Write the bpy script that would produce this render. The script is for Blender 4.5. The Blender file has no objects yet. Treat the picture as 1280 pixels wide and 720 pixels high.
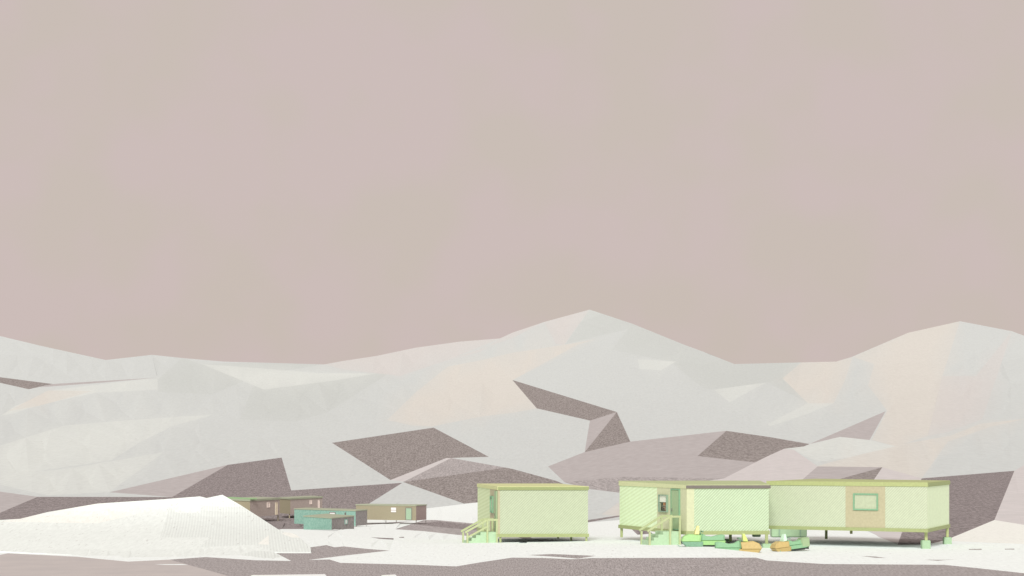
import bpy, bmesh, math, random
from mathutils import Vector, Matrix, Quaternion
from mathutils.geometry import delaunay_2d_cdt, intersect_point_line
R = math.radians
random.seed(7)
sc = bpy.context.scene
COL = sc.collection

# ------------------------------------------------------------------ camera
F, HY, ZC = 2400.0, 560.0, 5.0          # focal length and horizon row on a 1280 wide frame, eye height
cam = bpy.data.cameras.new('camera'); camo = bpy.data.objects.new('camera', cam); COL.objects.link(camo)
camo.location = (0, 0, ZC); camo.rotation_euler = (R(90), 0, 0)
cam.sensor_width = 36; cam.lens = 36 * F / 1280; cam.shift_y = (HY - 360) / 1280
cam.clip_start = 0.5; cam.clip_end = 30000
sc.camera = camo

def wx(px, Y): return (px - 640) / F * Y
def wz(py, Y): return ZC - (py - HY) / F * Y
def P(px, py, Y): return Vector((wx(px, Y), Y, wz(py, Y)))

# ------------------------------------------------------------------ light
EL, AZ = R(33), R(6)
sdir = Vector((-math.sin(AZ) * math.cos(EL), -math.cos(AZ) * math.cos(EL), math.sin(EL)))
sun = bpy.data.lights.new('sun', 'SUN'); suno = bpy.data.objects.new('sun', sun); COL.objects.link(suno)
suno.rotation_euler = sdir.to_track_quat('Z', 'Y').to_euler(); suno.location = sdir * 300
sun.energy = 3.05; sun.angle = R(20); sun.color = (1.0, 0.99, 0.955)

w = bpy.data.worlds.new('World'); sc.world = w; w.use_nodes = True
nt = w.node_tree; nt.nodes.clear()
N = nt.nodes.new; L = nt.links.new
out = N('ShaderNodeOutputWorld'); bg = N('ShaderNodeBackground')
sky = N('ShaderNodeTexSky'); sky.sky_type = 'NISHITA'; sky.sun_disc = False
sky.sun_elevation = EL; sky.sun_rotation = math.atan2(sdir.x, sdir.y); sky.dust_density = 6
bg.inputs['Strength'].default_value = 0.1
# overcast: a level dusty-mauve cloud deck covers nearly all of the clear sky
nz = N('ShaderNodeTexNoise'); nz.inputs['Scale'].default_value = 22; nz.inputs['Detail'].default_value = 2
tc = N('ShaderNodeTexCoord'); L(tc.outputs['Generated'], nz.inputs['Vector'])
rp = N('ShaderNodeValToRGB'); L(nz.outputs['Fac'], rp.inputs['Fac'])
CL = (6.10, 5.19, 4.87)
rp.color_ramp.elements[0].position = .38; rp.color_ramp.elements[0].color = (.985, 1.004, .965, 1)
rp.color_ramp.elements[1].position = .62; rp.color_ramp.elements[1].color = (1.012, .996, 1.014, 1)
mu = N('ShaderNodeMix'); mu.data_type = 'RGBA'; mu.blend_type = 'MULTIPLY'; mu.inputs[0].default_value = 1
mu.clamp_result = False
mu.inputs[6].default_value = (*CL, 1); L(rp.outputs['Color'], mu.inputs[7])
mx = N('ShaderNodeMix'); mx.data_type = 'RGBA'; mx.inputs[0].default_value = .97
L(sky.outputs['Color'], mx.inputs[6]); L(mu.outputs[2], mx.inputs[7])
L(mx.outputs[2], bg.inputs['Color']); L(bg.outputs['Background'], out.inputs['Surface'])
sc.view_settings.view_transform = 'Standard'; sc.view_settings.look = 'None'
sc.view_settings.exposure = 0; sc.view_settings.gamma = 1

# ------------------------------------------------------------------ materials
def lin(c):
    return tuple((v / 255 / 12.92) if v <= 10 else ((v / 255 + .055) / 1.055) ** 2.4 for v in c)
def base_mat(name, rough=.85):
    m = bpy.data.materials.new(name); m.use_nodes = True
    b = m.node_tree.nodes['Principled BSDF']; b.inputs['Roughness'].default_value = rough
    b.inputs['Specular IOR Level'].default_value = .15
    return m, m.node_tree, b
def mixc(nt, a, b):
    n = nt.nodes.new('ShaderNodeMix'); n.data_type = 'RGBA'
    n.inputs[6].default_value = (*a, 1); n.inputs[7].default_value = (*b, 1); return n
def grain(name, a, b, scale, detail=2, rough_tex=.6, lo=.35, hi=.65, rough=.9, ax=(1, 1, 1)):
    """two tones of the same stuff in fine grains (object space)"""
    m, t, bs = base_mat(name, rough)
    tc = t.nodes.new('ShaderNodeTexCoord')
    n = t.nodes.new('ShaderNodeTexNoise'); n.inputs['Scale'].default_value = scale
    n.inputs['Detail'].default_value = detail; n.inputs['Roughness'].default_value = rough_tex
    mp_ = t.nodes.new('ShaderNodeMapping'); mp_.inputs['Scale'].default_value = ax
    t.links.new(tc.outputs['Object'], mp_.inputs['Vector']); t.links.new(mp_.outputs[0], n.inputs['Vector'])
    mr = t.nodes.new('ShaderNodeMapRange'); mr.inputs[1].default_value = lo; mr.inputs[2].default_value = hi
    t.links.new(n.outputs['Fac'], mr.inputs[0])
    mxn = mixc(t, a, b); t.links.new(mr.outputs[0], mxn.inputs[0])
    t.links.new(mxn.outputs[2], bs.inputs['Base Color'])
    return m, t, bs, tc, mxn
def snow(name, c, scale, speck=.12, ribs=None, ax=(1, .12, 1)):
    """snow with sparse dark specks of blown grit; ribs = spacing of wind ribs along X"""
    m, t, bs = base_mat(name, .9)
    tc = t.nodes.new('ShaderNodeTexCoord')
    mp_ = t.nodes.new('ShaderNodeMapping'); mp_.inputs['Scale'].default_value = ax
    t.links.new(tc.outputs['Object'], mp_.inputs['Vector'])
    n = t.nodes.new('ShaderNodeTexNoise'); n.inputs['Scale'].default_value = scale; n.inputs['Detail'].default_value = 1
    t.links.new(mp_.outputs[0], n.inputs['Vector'])
    mr = t.nodes.new('ShaderNodeMapRange'); mr.inputs[1].default_value = .68; mr.inputs[2].default_value = .76
    mr.inputs[4].default_value = speck * 2.2
    t.links.new(n.outputs['Fac'], mr.inputs[0])
    n2 = t.nodes.new('ShaderNodeTexNoise'); n2.inputs['Scale'].default_value = scale * .8; n2.inputs['Detail'].default_value = 2
    n2.inputs['Roughness'].default_value = .7
    t.links.new(mp_.outputs[0], n2.inputs['Vector'])
    mr2 = t.nodes.new('ShaderNodeMapRange'); mr2.inputs[1].default_value = .35; mr2.inputs[2].default_value = .65
    mr2.inputs[3].default_value = 0; mr2.inputs[4].default_value = 1
    t.links.new(n2.outputs['Fac'], mr2.inputs[0])
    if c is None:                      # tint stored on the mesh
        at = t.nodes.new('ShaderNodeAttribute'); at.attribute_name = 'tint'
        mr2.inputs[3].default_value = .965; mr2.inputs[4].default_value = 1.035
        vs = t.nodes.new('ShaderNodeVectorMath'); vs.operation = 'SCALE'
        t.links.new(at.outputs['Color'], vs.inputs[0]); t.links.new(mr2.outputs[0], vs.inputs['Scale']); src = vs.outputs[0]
    else:
        fine = mixc(t, tuple(v * .955 for v in c), tuple(min(v * 1.035, .93) for v in c)); t.links.new(mr2.outputs[0], fine.inputs[0])
        src = fine.outputs[2]
    if ribs:
        sd = t.nodes.new('ShaderNodeVectorMath'); sd.operation = 'DOT_PRODUCT'; sd.inputs[1].default_value = (1, .14, 0)
        t.links.new(tc.outputs['Object'], sd.inputs[0])
        ma = t.nodes.new('ShaderNodeMath'); ma.operation = 'MULTIPLY'; ma.inputs[1].default_value = 2 * math.pi / ribs
        t.links.new(sd.outputs['Value'], ma.inputs[0])
        ms = t.nodes.new('ShaderNodeMath'); ms.operation = 'SINE'; t.links.new(ma.outputs[0], ms.inputs[0])
        m3 = t.nodes.new('ShaderNodeMapRange'); m3.inputs[1].default_value = -.4; m3.inputs[2].default_value = .8
        t.links.new(ms.outputs[0], m3.inputs[0])
        rb = t.nodes.new('ShaderNodeMix'); rb.data_type = 'RGBA'
        t.links.new(m3.outputs[0], rb.inputs[0])
        rb.inputs[6].default_value = (*[v * .92 for v in c], 1); t.links.new(src, rb.inputs[7]); src = rb.outputs[2]
    fin = t.nodes.new('ShaderNodeMix'); fin.data_type = 'RGBA'
    t.links.new(mr.outputs[0], fin.inputs[0]); t.links.new(src, fin.inputs[6])
    fin.inputs[7].default_value = (.32, .29, .28, 1)
    t.links.new(fin.outputs[2], bs.inputs['Base Color'])
    return m
def paint(name, c, rough=.6, scale=9, amt=.06):
    a = tuple(v * (1 - amt) for v in c); b = tuple(min(v * (1 + amt), .95) for v in c)
    return grain(name, a, b, scale, 3, .6, .3, .7, rough)[0]
def hatch(name, a, b, ku, kv, amt=.04):
    """boards laid on the slant: stripes from the wall's own metre coordinates (UV)"""
    m, t, bs = base_mat(name, .7)
    uv = t.nodes.new('ShaderNodeUVMap'); uv.uv_map = 'metres'
    s = t.nodes.new('ShaderNodeSeparateXYZ'); t.links.new(uv.outputs[0], s.inputs[0])
    def mul(o, k):
        n = t.nodes.new('ShaderNodeMath'); n.operation = 'MULTIPLY'; n.inputs[1].default_value = k
        t.links.new(o, n.inputs[0]); return n.outputs[0]
    ad = t.nodes.new('ShaderNodeMath'); ad.operation = 'ADD'
    t.links.new(mul(s.outputs['X'], 2 * math.pi * ku), ad.inputs[0]); t.links.new(mul(s.outputs['Y'], -2 * math.pi * kv), ad.inputs[1])
    sn = t.nodes.new('ShaderNodeMath'); sn.operation = 'SINE'; t.links.new(ad.outputs[0], sn.inputs[0])
    mr = t.nodes.new('ShaderNodeMapRange'); mr.inputs[1].default_value = -.6; mr.inputs[2].default_value = .6
    t.links.new(sn.outputs[0], mr.inputs[0])
    n = mixc(t, a, b); t.links.new(mr.outputs[0], n.inputs[0])
    nz = t.nodes.new('ShaderNodeTexNoise'); nz.inputs['Scale'].default_value = 6; nz.inputs['Detail'].default_value = 4
    tc = t.nodes.new('ShaderNodeTexCoord'); t.links.new(tc.outputs['Object'], nz.inputs['Vector'])
    m2 = t.nodes.new('ShaderNodeMapRange'); m2.inputs[1].default_value = .3; m2.inputs[2].default_value = .7
    m2.inputs[3].default_value = 1 - amt; m2.inputs[4].default_value = 1 + amt; t.links.new(nz.outputs['Fac'], m2.inputs[0])
    vm = t.nodes.new('ShaderNodeVectorMath'); vm.operation = 'SCALE'; t.links.new(n.outputs[2], vm.inputs[0]); t.links.new(m2.outputs[0], vm.inputs['Scale'])
    t.links.new(vm.outputs[0], bs.inputs['Base Color'])
    return m

M = {}; TINT = {}
M['hill_snow'] = snow('hill_snow', None, 1.6, .09, ax=(1, .1, .8))
M['snow_fresh'] = snow('fresh_snow', (.82, .885, .88), 9, .16)
M['snow_ribbed'] = snow('wind_ribbed_snow', (0.744, 0.804, 0.783), 9, .16, ribs=.15)
M['snow_heap'] = snow('heaped_snow', (.76, .82, .80), 9, .16)
M['snow_cream'] = snow('cream_snow', (.82, .85, .81), 9, .12)
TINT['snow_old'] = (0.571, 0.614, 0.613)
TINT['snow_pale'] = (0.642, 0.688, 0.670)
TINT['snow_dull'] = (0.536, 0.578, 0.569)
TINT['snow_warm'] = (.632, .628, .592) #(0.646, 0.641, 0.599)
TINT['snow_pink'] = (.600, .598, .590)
M['patch_dark'] = grain('dark_grains', (.175, .156, .15), (.385, .357, .348), 2.2, 3, .8, .36, .64, ax=(1, .1, .8))[0]  # dark grainy patches of the slopes, here and in the next two
M['patch_dark_near'] = grain('dark_near_grains', (.135, .12, .12), (.385, .35, .355), 3.6, 4, .85, .37, .63, ax=(1, .1, .8))[0]
M['patch_dark_slope'] = grain('dark_slope_grains', (.115, .102, .102), (.385, .347, .352), 9.0, 3, .8, .37, .63, ax=(1, .07, .8))[0]
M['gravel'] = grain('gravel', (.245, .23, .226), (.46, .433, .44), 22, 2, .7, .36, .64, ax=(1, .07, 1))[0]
M['patch_mauve'] = grain('flat_mauve', (0.413, 0.392, 0.394), (0.486, 0.466, 0.470), .5, 3, .6, .35, .65)[0]  # mauve patches, this one flat in tone
M['patch_mauve_grain'] = grain('mauve_grains', (0.258, 0.244, 0.244), (0.515, 0.488, 0.492), 2.2, 3, .8, .34, .66, ax=(1, .1, .8))[0]
M['patch_mauve_pale'] = grain('pale_flat_mauve', (0.561, 0.549, 0.551), (0.632, 0.612, 0.616), .5, 3, .6, .35, .65)[0]
M['frozen_sky'] = grain('sky_tinted_ice', (0.476, 0.451, 0.446), (0.514, 0.484, 0.473), .6, 3, .6, .35, .65)[0]  # ice, with the mauve of the reflected sky painted into its colour

# ------------------------------------------------------------------ object helpers
def tag(o, label=None, cat=None, group=None, kind=None):
    if label: o['label'] = label
    if cat: o['category'] = cat
    if group: o['group'] = group
    if kind: o['kind'] = kind
    return o
def thing(name, label, cat, loc, rz=0, group=None):
    o = bpy.data.objects.new(name, None); COL.objects.link(o); o.empty_display_size = .3
    o.location = loc; o.rotation_euler = (0, 0, rz)
    return tag(o, label, cat, group)
def obj(name, bm, mats, parent=None, smooth=False):
    bmesh.ops.recalc_face_normals(bm, faces=bm.faces)
    me = bpy.data.meshes.new(name); bm.to_mesh(me); bm.free()
    for m in (mats if isinstance(mats, (list, tuple)) else [mats]): me.materials.append(m)
    if smooth:
        for p in me.polygons: p.use_smooth = True
    o = bpy.data.objects.new(name, me); COL.objects.link(o)
    if parent:
        o.parent = parent
    return o
def inv(parent):
    """world-space bmesh points into the parent's local space"""
    mw = Matrix.Translation(parent.location) @ parent.rotation_euler.to_matrix().to_4x4()
    return mw.inverted()
def add_prism(bm, quad, z0, z1):
    """quad: xy corners; z0/z1 numbers"""
    b = [bm.verts.new((p[0], p[1], z0)) for p in quad]; t = [bm.verts.new((p[0], p[1], z1)) for p in quad]
    n = len(quad); fs = [bm.faces.new(list(reversed(b))), bm.faces.new(t)]
    for i in range(n): fs.append(bm.faces.new((b[i], b[(i + 1) % n], t[(i + 1) % n], t[i])))
    return fs
def add_box(bm, x0, x1, y0, y1, z0, z1): return add_prism(bm, [(x0, y0), (x1, y0), (x1, y1), (x0, y1)], z0, z1)
def add_bar(bm, a, b, wd, ht=None):
    """a rectangular bar from a to b"""
    ht = ht or wd; a = Vector(a); b = Vector(b); d = (b - a).normalized()
    up = Vector((0, 0, 1)) if abs(d.z) < .95 else Vector((0, 1, 0))
    s = d.cross(up).normalized(); u = s.cross(d).normalized()
    vs = []
    for p in (a, b):
        for i, j in ((-1, -1), (1, -1), (1, 1), (-1, 1)): vs.append(bm.verts.new(p + s * wd / 2 * i + u * ht / 2 * j))
    bm.faces.new(vs[0:4][::-1]); bm.faces.new(vs[4:8])
    for i in range(4): bm.faces.new((vs[i], vs[(i + 1) % 4], vs[4 + (i + 1) % 4], vs[4 + i]))
def add_tube(bm, pts, r, n=8):
    rings = []
    pts = [Vector(p) for p in pts]
    for k, p in enumerate(pts):
        d = (pts[min(k + 1, len(pts) - 1)] - pts[max(k - 1, 0)]).normalized()
        up = Vector((0, 0, 1)) if abs(d.z) < .9 else Vector((0, 1, 0))
        s = d.cross(up).normalized(); u = s.cross(d)
        rings.append([bm.verts.new(p + (s * math.cos(2 * math.pi * i / n) + u * math.sin(2 * math.pi * i / n)) * r) for i in range(n)])
    for a, b in zip(rings, rings[1:]):
        for i in range(n): bm.faces.new((a[i], a[(i + 1) % n], b[(i + 1) % n], b[i]))
    bm.faces.new(rings[0][::-1]); bm.faces.new(rings[-1])
def add_side_profile(bm, prof, w_bot, w_top, bev=.03):
    """a body from a side outline in X-Z, wide across Y, narrower at its top, its long edges rounded off"""
    zs = [p[1] for p in prof]; z0, z1 = min(zs), max(zs)
    loops = []
    cx = sum(p[0] for p in prof) / len(prof); cz = sum(p[1] for p in prof) / len(prof)
    for s, k in ((-1, .86), (-1, 1), (1, 1), (1, .86)):
        ring = []
        for x, z in prof:
            wd = w_bot + (w_top - w_bot) * (z - z0) / max(z1 - z0, 1e-6)
            y = s * (wd / 2 - (0 if k < 1 else 0) + (0 if k < 1 else -bev))
            ring.append(bm.verts.new((cx + (x - cx) * k, y, cz + (z - cz) * k)) if k < 1 else bm.verts.new((x, y, z)))
        loops.append(ring)
    n = len(prof)
    for a, b in zip(loops, loops[1:]):
        for i in range(n): bm.faces.new((a[i], a[(i + 1) % n], b[(i + 1) % n], b[i]))
    bm.faces.new(loops[0][::-1]); bm.faces.new(loops[-1])

# ------------------------------------------------------------------ terrain
COLS = [
 (0,   [(690,92.3),(680,100),(670,125),(664,190),(660,260),(656,310),(650,340),(640,372),(620,430),(600,505),(560,680),(500,1000),(450,1300),(380,1650)]),
 (560, [(690,92.3),(684,97),(680,101),(670,122),(664,170),(660,230),(656,300),(650,335),(640,370),(620,430),(600,505),(560,680),(500,1000),(450,1300),(380,1650)]),
 (690, [(690,92.3),(684,97),(680,100),(676,106),(670,116),(664,138),(660,165),(650,215),(640,262),(620,340),(600,420),(560,620),(500,960),(450,1260),(380,1650)]),
 (790, [(690,88),(684,92.5),(680,97.5),(676,102),(670,111),(664,124),(660,136),(650,175),(640,215),(620,280),(600,350),(560,520),(500,860),(450,1180),(380,1600)]),
 (890, [(690,87.5),(684,92),(680,97),(676,101.5),(670,110),(664,122),(660,132),(650,160),(640,190),(620,240),(600,310),(560,480),(500,820),(450,1140),(380,1560)]),
 (955, [(692,91),(686,95.3),(680,100),(676,104),(670,112),(664,122),(660,130),(650,155),(640,180),(620,225),(600,285),(560,460),(500,800),(450,1100),(380,1500)]),
 (1280,[(690,92.5),(686,96),(680,100.5),(670,111),(664,120),(660,127),(650,148),(640,170),(620,212),(600,270),(560,440),(500,780),(450,1080),(380,1450)]),
]
def colY(c, py):
    if py >= c[0][0]:
        # level ground towards the camera, easing from this column's own height
        z0 = ZC - (c[0][0] - HY) / F * c[0][1]
        k = max(0, 1 - (py - c[0][0]) / 35); z = z0 * k
        return (ZC - z) * F / (py - HY)
    for (p0, y0), (p1, y1) in zip(c, c[1:]):
        if p1 <= py <= p0:
            t = (p0 - py) / (p0 - p1); return math.exp(math.log(y0) * (1 - t) + math.log(y1) * t)
    return c[-1][1]
def terY(px, py):
    r = 18 * min(1, max(0, (640 - py) / 40))       # eases the bends of the long slopes
    if r > 1: return sum(terY0(px, py + r * k / 3) for k in range(-3, 4)) / 7
    return terY0(px, py)
def terY0(px, py):
    if px <= COLS[0][0]: return colY(COLS[0][1], py)
    for (x0, c0), (x1, c1) in zip(COLS, COLS[1:]):
        if px <= x1:
            t = (px - x0) / (x1 - x0); return colY(c0, py) * (1 - t) + colY(c1, py) * t
    return colY(COLS[-1][1], py)
def hsh(x, y):
    v = math.sin(x * 12.9898 + y * 78.233) * 43758.5453; return v - math.floor(v)
def inside(poly, x, y):
    r = False; j = len(poly) - 1
    for i in range(len(poly)):
        (xi, yi), (xj, yj) = poly[i], poly[j]
        if (yi > y) != (yj > y) and x < (xj - xi) * (y - yi) / (yj - yi) + xi: r = not r
        j = i
    return r

SKYLINE = [(-420,470),(-260,420),(-130,398),(0,420),(50,432),(132,450),(190,443.5),(228,447.5),(280,452),(320,453),(405,455.5),(430,451),(470,445),(520,434.5),
 (575,427),(625,423),(640,416),(680,402.5),(737,387),(790,404.5),(858,432),(880,440),(918,455),(1000,453),(1045,452),(1065,446),(1135,416),(1200,401.5),
 (1265,414),(1281,420),(1400,455),(1550,430),(1700,470)]
BOTTOM = [(1700,1500),(1000,1500),(600,1500),(200,1500),(-420,1500)]
polys = [  # (material, outline): later ones lie over earlier ones
 ('snow_fresh', [(-420,660),(0,652),(260,648),(340,664),(352,661.3),(380,661.3),(392,662.5),(420,664),(455,651),(458,641),(533,635.5),(597,628),(640,632),(735,640),(735,653),(775,650),(880,655),(960,657),(1080,662),(1122,681),(1155,681),(1180,676),(1243,650),(1280,656),(1700,690),(1700,1500),(-420,1500)]),
 ('snow_cream', [(1243,650),(1280,656),(1400,664),(1400,683),(1280,680),(1180,676)]),
 # soft tones in the snow of the slopes
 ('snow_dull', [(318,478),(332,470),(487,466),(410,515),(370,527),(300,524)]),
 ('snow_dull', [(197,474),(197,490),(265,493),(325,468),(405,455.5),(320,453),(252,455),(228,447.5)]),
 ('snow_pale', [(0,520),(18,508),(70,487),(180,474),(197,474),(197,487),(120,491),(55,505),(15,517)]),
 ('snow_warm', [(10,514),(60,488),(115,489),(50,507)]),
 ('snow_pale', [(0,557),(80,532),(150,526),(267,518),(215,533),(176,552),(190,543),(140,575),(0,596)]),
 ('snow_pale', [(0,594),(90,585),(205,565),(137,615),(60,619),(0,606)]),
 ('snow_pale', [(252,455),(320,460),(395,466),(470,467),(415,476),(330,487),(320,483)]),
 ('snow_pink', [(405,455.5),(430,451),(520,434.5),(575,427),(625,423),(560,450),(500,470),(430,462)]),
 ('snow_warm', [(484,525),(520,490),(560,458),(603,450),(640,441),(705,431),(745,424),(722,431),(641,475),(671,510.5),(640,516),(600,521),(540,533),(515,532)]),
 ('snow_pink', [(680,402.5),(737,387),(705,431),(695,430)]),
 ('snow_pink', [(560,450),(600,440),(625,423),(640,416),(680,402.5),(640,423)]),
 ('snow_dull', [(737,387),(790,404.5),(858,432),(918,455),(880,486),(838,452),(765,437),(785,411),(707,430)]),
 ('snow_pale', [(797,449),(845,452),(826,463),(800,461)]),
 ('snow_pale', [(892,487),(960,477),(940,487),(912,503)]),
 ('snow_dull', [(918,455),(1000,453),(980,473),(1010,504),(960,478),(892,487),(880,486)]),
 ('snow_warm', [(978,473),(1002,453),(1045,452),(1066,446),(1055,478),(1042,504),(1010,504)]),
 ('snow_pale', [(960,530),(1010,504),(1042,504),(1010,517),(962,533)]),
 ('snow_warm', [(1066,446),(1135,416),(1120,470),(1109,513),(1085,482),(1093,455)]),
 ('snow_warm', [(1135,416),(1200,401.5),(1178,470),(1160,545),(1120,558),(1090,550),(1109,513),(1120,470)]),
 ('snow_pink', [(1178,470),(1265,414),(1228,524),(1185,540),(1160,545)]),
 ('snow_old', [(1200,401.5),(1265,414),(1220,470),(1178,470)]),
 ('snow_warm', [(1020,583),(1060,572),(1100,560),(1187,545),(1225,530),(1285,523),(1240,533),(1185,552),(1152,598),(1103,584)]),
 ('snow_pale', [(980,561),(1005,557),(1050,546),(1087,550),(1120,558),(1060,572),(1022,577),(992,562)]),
 # dark grainy and mauve patches between the snow
 ('patch_dark', [(-60,466),(0,471.5),(66,480),(36,486.5),(0,478.5),(-60,480)]),
 ('patch_mauve', [(66,480),(197,472),(125,478.5),(50,484)]),
 ('patch_dark', [(415,553.5),(542,534.5),(611,571),(562,572.5),(488,600)]),
 ('patch_mauve_pale', [(488,600),(558,572.5),(567,572.5),(504,602)]),
 ('patch_mauve_grain', [(504,602.5),(564,572.5),(632,584.5)]),
 ('patch_dark', [(504,602.5),(632,584.5),(640,586),(695,601),(722,612),(640,630),(597,628),(580,629.5)]),
 ('patch_dark_near', [(215,621.3),(285,581),(352,572),(364,613),(503,603.5),(459,631),(444,650),(415,655),(380,661.3),(352,661.3),(340,664),(250,645)]),
 ('patch_dark_near', [(-420,668),(-60,655),(0,641),(47,621),(215,621.3),(255,648),(0,658)]),
 ('patch_mauve', [(-420,590),(-60,600),(0,614.5),(47,621),(0,641),(-60,655),(-420,668)]),
 ('patch_mauve', [(137,615.3),(285,581),(215,621.3)]),
 ('patch_dark', [(640.5,475),(771,515),(737.5,525.7),(671,510.5)]),
 ('patch_mauve', [(737.5,525.7),(771,515),(731,565),(733,552)]),
 ('patch_dark', [(771,515),(788,552),(731,565)]),
 ('patch_mauve', [(685,583),(731,565),(788,552),(908,538.5),(872,570),(944,578),(905,598),(775,603),(706,603)]),
 ('patch_mauve_grain', [(706,603),(775,596),(905,598),(850,606),(775,616),(735,611)]),
 ('patch_dark', [(908,538.5),(960,546),(1012,555),(1005,558),(980,561),(960,570),(944,578),(872,570)]),
 ('patch_mauve', [(1012,555),(1107,514),(1087,550),(1050,546)]),
 ('patch_mauve_pale', [(880,602),(905,598),(944,578),(960,570),(980,561),(992,562),(1022,583),(1000,608),(880,608)]),
 ('patch_mauve', [(1000,602),(1022,583),(1103,584),(1040,602),(1035,608),(995,608)]),
 ('patch_dark', [(1040,601.5),(1103,584),(1088,606),(1035,606)]),
 ('patch_mauve_pale', [(1103,584),(1152,598),(1150,608),(1088,606)]),
 ('patch_dark_slope', [(1152,598),(1268,588.5),(1243,650),(1180,676),(1155,681),(1122,681),(1128,664)]),
 ('patch_mauve_pale', [(1268,588.5),(1281,581),(1400,575),(1400,664),(1280,656),(1243,650)]),
 ('patch_mauve_pale', [(1085,662),(1128,664),(1122,680),(1098,671)]),
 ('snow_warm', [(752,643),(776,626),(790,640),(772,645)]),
 ('patch_dark_near', [(735,650),(772,644.5),(785,644),(735,653)]),
 ('patch_dark_near', [(789,661),(806,660),(816,667),(797,668.5)]),
 ('patch_mauve_grain', [(494,661.5),(530,650),(545,650),(600,655),(612,664),(595,671),(530,664)]),
 ('patch_dark_near', [(520,655.5),(548,651.5),(600,657),(600,663),(556,659.5)]),
 ('patch_dark_near', [(459,654.6),(500,652.2),(516,652),(500,653.4),(459,656)]),
 ('patch_dark_near', [(463,671.6),(492,672.8),(492,674.6),(475,673.6)]),
 ('patch_dark_near', [(499,671.3),(505,671),(505,672.2),(499,672.2)]),
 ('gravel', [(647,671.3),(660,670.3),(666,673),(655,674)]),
 # the foreground
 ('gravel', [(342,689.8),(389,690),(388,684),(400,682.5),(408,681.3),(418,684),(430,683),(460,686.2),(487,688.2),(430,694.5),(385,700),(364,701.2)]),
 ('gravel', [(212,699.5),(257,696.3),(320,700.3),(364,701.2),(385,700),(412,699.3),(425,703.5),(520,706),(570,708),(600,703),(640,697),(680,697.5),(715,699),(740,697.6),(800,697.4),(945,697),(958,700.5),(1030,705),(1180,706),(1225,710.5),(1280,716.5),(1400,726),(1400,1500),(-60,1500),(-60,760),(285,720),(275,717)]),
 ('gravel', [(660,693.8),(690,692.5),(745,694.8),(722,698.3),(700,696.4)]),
 ('frozen_sky', [(-420,700),(0,693.5),(10,691.6),(97,696),(160,702),(212,699.5),(275,717),(285,720),(300,735),(-60,780),(-420,780)]),
 ('snow_fresh', [(193,705.2),(228,705),(236,706.2),(205,706)]),
 ('snow_fresh', [(315,718.8),(406,717.6),(410,722),(380,730),(300,730)]),
 ('snow_fresh', [(478,718.8),(494,718),(500,724),(470,724)]),
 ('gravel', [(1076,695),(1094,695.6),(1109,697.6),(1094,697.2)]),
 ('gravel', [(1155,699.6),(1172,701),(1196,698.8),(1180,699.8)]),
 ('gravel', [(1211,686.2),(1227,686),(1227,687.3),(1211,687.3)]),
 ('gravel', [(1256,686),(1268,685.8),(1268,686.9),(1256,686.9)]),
]
EXTRA = [  # creases in the snow that part two facets of the same snow
 [(0,420),(98,476)],[(132,450),(110,478)],[(190,443.5),(197,474)],[(785,411),(641,475)],[(765,437),(771,515)],[(838,452),(788,552)],[(912,503),(908,538.5)],
 [(790,404.5),(785,411)],[(640,441),(640,423)],[(611,571),(685,583)],[(640.5,475),(611,571)],[(265,493),(300,524),(352,572)],[(370,527),(415,553.5)],
 [(487,466),(520,490)],[(1185,552),(1268,588.5)],[(1228,524),(1285,523),(1400,500)],[(364,613),(415,553.5)],[(960,546),(962,533)],
]
pts, edges = [], []
idx = {}; STEP = 16
def pid(p):
    k = (round(p[0], 2), round(p[1], 2))
    if k not in idx: idx[k] = len(pts); pts.append(Vector(k))
    return idx[k]
def line(ps, close=False):
    ps = list(ps) + ([ps[0]] if close else [])
    for p, q in zip(ps, ps[1:]):
        n = max(1, int(math.hypot(q[0] - p[0], q[1] - p[1]) / STEP)) if max(p[1], q[1]) < 900 else 1
        ii = [pid((p[0] + (q[0] - p[0]) * k / n, p[1] + (q[1] - p[1]) * k / n)) for k in range(n + 1)]
        for a, b in zip(ii, ii[1:]):
            if a != b: edges.append((a, b))
hull = SKYLINE + BOTTOM
line(hull, True)
for _, p in polys: line(p, True)
for e in EXTRA: line(e)
cells = {}
for p in pts: cells.setdefault((int(p.x // 4), int(p.y // 2)), []).append(p)
def free(x, y): return not any(abs(q.x - x) < 4 and abs(q.y - y) < 1.2 for a in (-1, 0, 1) for b in (-1, 0, 1) for q in cells.get((int(x // 4) + a, int(y // 2) + b), ()))
for px in range(-400, 1690, 46):
    for py in range(395, 630, 12): pid((px + 18 * (hsh(px, py) - .5), py + 5 * (hsh(py, px) - .5)))
for px in range(-400, 1660, 18):
    for py in (618, 630, 640, 645, 650, 653, 656, 658, 660, 662, 664, 667, 670, 673, 676, 680, 685, 690, 712, 725, 740, 780, 850, 1000):
        if free(px, py): pid((px, py))
V, E, T, *_ = delaunay_2d_cdt(pts, edges, [], 0, 0.05)
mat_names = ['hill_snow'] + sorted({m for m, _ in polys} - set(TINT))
sky_keys = {(round(a, 1), round(b, 1)) for a, b in SKYLINE}
bm = bmesh.new(); bv = []; ftint = {}
for v in V:
    px, py = v.x, v.y
    Y = terY(px, py)
    if py < 626: Y *= 1 + min(1, (626 - py) / 40) * ((.4 + .6 * min(1, max(0, (px - 450) / 200))) * (.005 * math.sin(px / 60 + py / 19) + .008 * math.sin(px / 110 - py / 16 + 2)))
    q = bm.verts.new(P(px, py, Y)); bv.append(q)
def on_sky(x, y):
    for (x0, y0), (x1, y1) in zip(SKYLINE, SKYLINE[1:]):
        if x0 - .01 <= x <= x1 + .01 and abs(y0 + (y1 - y0) * (x - x0) / (x1 - x0) - y) < .06: return True
    return False
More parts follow.
